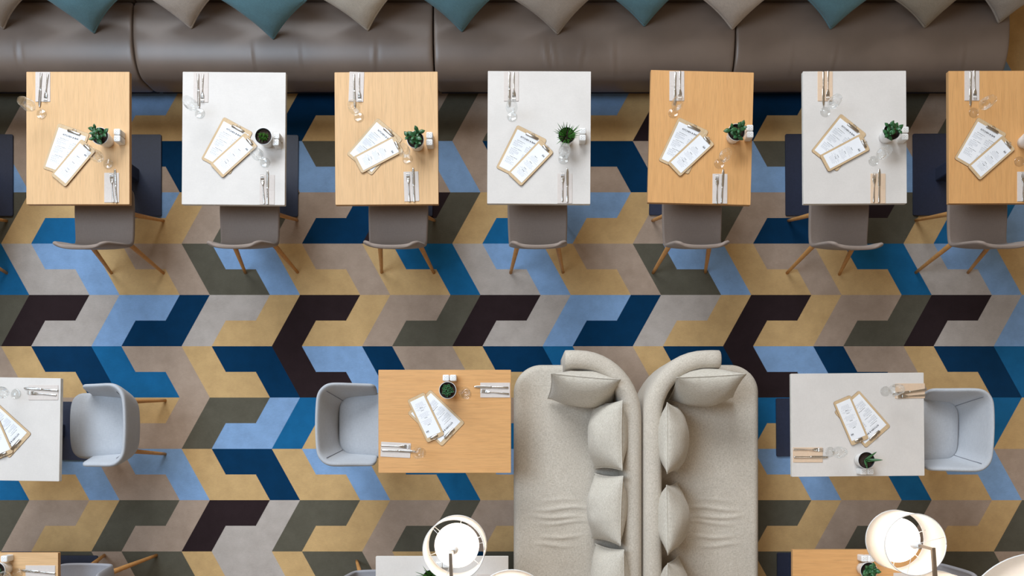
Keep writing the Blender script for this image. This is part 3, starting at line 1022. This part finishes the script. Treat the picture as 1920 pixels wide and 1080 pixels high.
# settings: table, end, napkin centre, napkin turn deg, knife tip px, knife end px, fork tip, fork end
settings = [
 ('T1','g','banquette end',(80.6,163),0,(74,202),(77.8,135.5),(85,192),(90,139)),
 ('T1','g','aisle end',(209.6,352),0,(215.6,316.7),(218.7,381.5),(209,322.7),(212.7,381.5)),
 ('T2','g','banquette end',(377,164),-.5,(373,203),(371.4,137),(379.4,192.6),(380.6,139.6)),
 ('T2','g','aisle end',(501,356),-.5,(501.5,320),(502,383.5),(491.4,326),(495.7,383.5)),
 ('T3','g','banquette end',(668.3,163),-2,(665.4,203.5),(663.5,138),(674.5,192),(673,139)),
 ('T3','g','aisle end',(771.5,349.7),2,(774.5,315),(776.7,379),(764.9,324.6),(767.8,376.9)),
 ('T4','g','banquette end',(958.6,162),0,(955,200),(954.9,134.5),(963.8,190),(963,136)),
 ('T4','g','aisle end',(1059,353.6),0,(1063.3,315),(1063.8,380.5),(1055.3,321.5),(1054.6,379)),
 ('T5','g','banquette end',(1269,161.5),0,(1265.5,200),(1266,134.5),(1275,187),(1275,135.5)),
 ('T5','g','aisle end',(1349.7,354),-.5,(1356,318),(1352.5,381),(1344.5,330),(1343.8,380.5)),
 ('T6','p','banquette end',(1547,162),0,(1543.5,199),(1543.5,134),(1551.7,187.8),(1552.6,134.5)),
 ('T6','p','aisle end',(1646.2,353.6),0,(1648.5,316),(1647.8,381),(1639.3,322.7),(1638,381)),
 ('T7','g','banquette end',(1822.2,161),0,(1819.3,199.4),(1819.3,134),(1828,186),(1826.8,134)),
 ('T7','g','aisle end',(1921,350),0,None,None,(1917.6,324),(1918,376.5)),
 ('M1','g','chair side',(81.5,736),90,(44.8,727.7),(110,732),(50,735.8),(107,741)),
 ('M2','g','sofa side',(928.5,731.5),90,(889,725),(953,726.7),(901.7,733),(951.7,738.3)),
 ('M2','g','chair side',(742,843.5),87,(779.4,846.6),(716,844),(769.7,838),(714.8,835)),
 ('M3','p','sofa side',(1514.5,853),90,(1553,857),(1488,857),(1541.8,843.6),(1489.7,842.7)),
 ('M3','p','chair side',(1706,733),90.5,(1675,739),(1732.5,730.8),(1683,743.5),(1733,741)),
 ('B1','g','chair side',(76,1074),90,(40,1069),(104.5,1075),None,None),
 ('B2','g','sofa side',(922,1090),90,None,None,None,None),
 ('B3','g','chair side',(1703,1088),90,None,None,None,None),
]
for k, nk, end, nc, nr, kt, ke, ft, fe in settings:
    x, y = P(*nc, ZT)
    NP[nk].put((x, y, ZT), rad(nr), ('grey' if nk == 'g' else 'peach') + f' folded napkin at the {end} of the {D(k)}', 'napkin', 'folded napkins')
    zc = ZT + .0035
    if kt: c, a, L_ = two_px(ke, kt, zc); K.put((*c, zc), a, f'steel dinner knife at the {end} of the {D(k)}', 'knife', 'steel knives')
    if ft: c, a, L_ = two_px(fe, ft, zc); FK.put((*c, zc), a, f'steel dinner fork at the {end} of the {D(k)}', 'fork', 'steel forks')

glasses = [('T1','banquette end',78,214), ('T1','aisle end',203,307.5), ('T2','banquette end',375,213), ('T2','aisle end',497,305),
 ('T3','banquette end',673,220), ('T3','aisle end',764,298.6), ('T4','banquette end',960.2,219), ('T4','aisle end',1056.5,298.6),
 ('T5','banquette end',1262,212), ('T5','aisle end',1348.6,307), ('T6','banquette end',1547.3,210), ('T6','aisle end',1637.6,302),
 ('T7','banquette end',1825.6,211.4), ('T7','aisle end',1911,303), ('M1','chair side',30,738.5), ('M2','chair side',789,848.6),
 ('M2','sofa side',874,739), ('M3','chair side',1660,733.8), ('M3','sofa side',1556.8,847.5), ('B1','chair side',33,1075)]
for k, end, px, py in glasses:
    x, y = P(px, py, ZT)
    GL_.put((x, y, ZT+.0002), 0, f'clear wine glass at the {end} of the {D(k)}', 'wine glass', 'wine glasses')

menus = [ # table, big centre, big angle cw, narrow centre, narrow angle cw
 ('T1',(124.4,283.5),18.9,(138,305.8),40), ('T2',(425.8,273.5),28.3,(438.5,291.4),47.9), ('T3',(702.5,275.3),40.6,(709.4,289.6),62.4),
 ('T4',(977.7,288.4),26.5,(994.8,305.5),43.9), ('T5',(1281.5,273.6),25,(1295.2,288.4),46.8), ('T6',(1572.5,267.6),38.5,(1583.6,286.5),62),
 ('T7',(1837.7,274.3),29.8,(1858.3,296.1),48.9), ('M1',(5.5,806),132.3,(-7.5,814.7),156.5), ('M2',(817.9,783.8),134,(798.5,782.8),154.6),
 ('M3',(1616.6,786),138.7,(1595.2,788.2),156.8)]
for k, bc, ba, nc, na in menus:
    x, y = P(*bc, ZT)
    MB.put((x, y, ZT), -rad(ba), f'wide wooden menu clipboard, lower of two on the {D(k)}', 'clipboard', 'wide menu clipboards')
    x, y = P(*nc, ZT+.006)
    MN.put((x, y, ZT+.006), -rad(na), f'narrow wooden menu clipboard, upper of two on the {D(k)}', 'clipboard', 'narrow menu clipboards')

pots = [('T1','jade',187.4,255,3,.3), ('T2','haworthia',493.8,255.7,4,0), ('T3','jade',779.0,262,5,1.1), ('T4','grass',1062.5,254,6,0), ('T5','jade',1380.6,248,7,.8),
 ('T6','jade',1671.8,247,8,2.0), ('T7','jade',1936,257,9,0), ('M2','hen',839.3,731.7,10,0), ('M3','aloe',1624.5,863,11,0), ('B3','jade',1629,1070,12,.2), ('B2','grass',808,1084,13,0), ('B1','hen',-6,1070,14,0)]
kn = {'jade':'fat-leaved jade plant','haworthia':'small spiky succulent','grass':'spiky grassy plant','aloe':'aloe with pointed leaves','hen':'small bushy succulent'}
for k, kind, px, py, seed, tr in pots:
    x, y = P(px, py, ZT+.10)
    t = make_pot(kind, seed, tr); t.location = (x, y, ZT)
    lab = f'{kn[kind]} in a white pot on the {D(k)}'
    if k == 'T7': lab = 'white plant pot cut by the right edge, on the rightmost oak banquette table'
    if k == 'B1': lab = 'white plant pot cut by the left edge, on the bottom left oak table'
    tag(t, lab, 'plant', 'potted table plants')

sh = [('T1',(219,247),(219,259.3)), ('T2',(517.9,254),(516.7,266.6)), ('T3',(805,253),(805,266.5)), ('T4',(1093,245.3),(1092.7,258)),
 ('T5',(1406.6,239.4),(1407,252)), ('T6',(1698.3,243),(1697.6,256.2)), ('M2',(836,708.3),(849.5,708.3)), ('M3',(1619.8,884.3),(1632.6,884)), ('B3',(1621.5,1047.5),(1634,1048)), ('B2',(823,1059),(836,1059)), ('B1',(7,1048),None)]
for k, a, b in sh:
    for pos, q in zip(('farther', 'nearer') if k[0] == 'T' else ('left', 'right'), (a, b)):
        if q is None: continue
        x, y = P(*q, ZT+.07)
        if k[0] == 'T': lab = f'white shaker on the {D(k)}, the one {"nearer the banquette" if pos == "farther" else "nearer the aisle"}'
        elif b is None: lab = f'white shaker at the left edge, on the {D(k)}'
        else: lab = f'white shaker on the {D(k)}, the {pos} of the pair'
        SH_.put((x, y, ZT), 0, lab, 'salt shaker', 'white shakers')

# ---------------------------------------------------------------- lamps
def shade_parts(t, c, R, h, diff=True, dz=0.0):
    """drum shade with ring, spokes and diffuser; c = centre of the top rim in world, t at floor"""
    o = Vector(c) - Vector(t.location)
    def sh(bm):
        for v in bm.verts: v.co += o
        return bm
    bm = bm_new(); lathe(bm, [(R-.004,-h+.002), (R,-h), (R,0), (R-.004,-.001)], 64, cap0=False, cap1=False)
    s = make('lamp_shade', sh(bm), SHADE, t)
    bm = bm_new()
    for zz in (-.001, -h+.001):
        b2 = bm_new()
        ring = [(R*math.cos(2*PI*k/64), R*math.sin(2*PI*k/64), zz) for k in range(65)]
        tube(b2, ring, .0032, 6)
        make('rim_ring', sh(b2), CERAMIC, s)
    hubz = -.012
    for k in range(3):
        a = 2*PI*k/3 + .25 + (.5 if R > .2 else 0)
        tube(bm, [(.02*math.cos(a), .02*math.sin(a), hubz), (R*math.cos(a), R*math.sin(a), -.004)], .0014, 6)
    lathe(bm, [(.016,hubz-.03), (.024,hubz-.02), (.026,hubz+.004), (.020,hubz+.01), (.018,hubz+.05), (.010,hubz+.055)], 24)
    make('wire_frame', sh(bm), CERAMIC, s)
    bm = bm_new(); lathe(bm, [(R*.76,-h*.86), (R*.76,-h*.86+.006), (.02,-h*.86+.007)], 64); make('diffuser', sh(bm), DIFFUSER, s)
    for k in range(6):
        a = 2*PI*k/6 + .35
        bm = bm_new()
        tube(bm, [(R*.75*math.cos(a), R*.75*math.sin(a), -h*.86+.003), (R*math.cos(a), R*math.sin(a), -h*.84)], .0022, 6)
        make('diffuser_bracket', sh(bm), CERAMIC, s)
    L_ = bpy.data.lights.new('lamp_bulb', 'POINT'); L_.energy = 1.3*(R/.17); L_.color = (1, .86, .68); L_.shadow_soft_size = .05
    lo = bpy.data.objects.new('lamp_bulb', L_); COL.objects.link(lo); lo.parent = s; lo.location = o + Vector((0,0,-h*.40))
    return s

def sqbar(bm, a, b, w=.011, h=.02):
    a, b = Vector(a), Vector(b); d = (b-a).normalized()
    u = d.cross(Vector((0,0,1)))
    if u.length < 1e-3: u = Vector((1,0,0))
    u.normalize(); v = u.cross(d)
    rings(bm, [[p + u*w*i + v*h*j for i, j in ((-1,-1),(1,-1),(1,1),(-1,1))] for p in (a - d*w*.9, b + d*w*.9)])

def make_lamp(label, pole, shades):
    t = thing('floor_lamp', (pole[0], pole[1], 0)); tag(t, label, 'lamp', 'tall multi-shade floor lamps')
    top = max(c[2] for c, R, h in shades) + .30
    o = Vector(t.location)
    bm = bm_new(); lathe(bm, [(.17,0), (.17,.012), (.16,.018), (.02,.022)], 40); make('base', bm, BRONZE, t)
    bm = bm_new(); lathe(bm, [(.014,.02), (.014,top)], 16); make('pole', bm, BRONZE, t)
    for c, R, h in shades:
        bm = bm_new()
        z = c[2] + .19
        sqbar(bm, Vector((c[0],c[1],c[2]+.02))-o, Vector((c[0],c[1],z))-o, .007, .007)
        sqbar(bm, Vector((c[0],c[1],z))-o, Vector((pole[0],pole[1],z))-o, .009, .009)
        make('arm', bm, BRONZE, t, smooth=False)
        shade_parts(t, c, R, h)
    return t
def lampc(px, py, z): return (*P(px, py, z), z)
make_lamp('tall floor lamp with lit white drum shades over the white table at the bottom', (-.36,-1.60,0),
          [(lampc(850.6,1031.5,1.55), .1745, .25), (lampc(958,1169,2.60), .184, .30)])
make_lamp('tall floor lamp with lit white drum shades over the oak table at bottom right', (2.30,-1.62,0),
          [(lampc(1716.8,1021.3,1.55), .1745, .25), (lampc(1794,1163,1.42), .25, .25), (lampc(2112,1248,3.10), .345, .50)])

# ---------------------------------------------------------------- light
w = bpy.data.worlds.new('World'); sc.world = w; w.use_nodes = True
bg = w.node_tree.nodes['Background']
wt = w.node_tree; tcw = wt.nodes.new('ShaderNodeTexCoord'); sx = wt.nodes.new('ShaderNodeSeparateXYZ'); mr = wt.nodes.new('ShaderNodeMapRange')
for q, v in (('From Min', .10), ('From Max', .80), ('To Min', .18), ('To Max', .30)): mr.inputs[q].default_value = v
wt.links.new(tcw.outputs['Generated'], sx.inputs[0]); wt.links.new(sx.outputs['Z'], mr.inputs['Value']); wt.links.new(mr.outputs[0], bg.inputs['Strength'])
bg.inputs['Color'].default_value = (1.0, .77, .53, 1)
def area(name, loc, target, sx, sy, e, c):
    L_ = bpy.data.lights.new(name, 'AREA'); L_.shape = 'RECTANGLE'; L_.size = sx; L_.size_y = sy; L_.energy = e; L_.color = c
    o = bpy.data.objects.new(name, L_); COL.objects.link(o); o.location = loc
    o.rotation_euler = (Vector(target)-Vector(loc)).to_track_quat('-Z', 'Y').to_euler()
    return o
area('daylight_window', (-3.6, 10.5, 8.2), (-.3, .2, .3), 9.0, 5.0, 1750, (.86, .93, 1.0))
area('skylight', (-5.6, 1.6, 10.0), (-1.6, .2, 0), 4.2, 5.0, 560, (.62, .80, 1.0))

# ---------------------------------------------------------------- camera and view
cam = bpy.data.cameras.new('camera'); co = bpy.data.objects.new('camera', cam); COL.objects.link(co)
cam.sensor_fit = 'HORIZONTAL'; cam.sensor_width = 36.0; cam.lens = 36.0*F/1920
co.location = (0, 0, H); co.rotation_euler = (0, 0, 0)
cam.shift_x = (960-CX)/1920; cam.shift_y = (CY-540)/1920
sc.camera = co
sc.view_settings.view_transform = 'Standard'; sc.view_settings.look = 'None'
sc.view_settings.exposure = 0.0; sc.view_settings.gamma = 1.0; sc.view_settings.use_curve_mapping = False
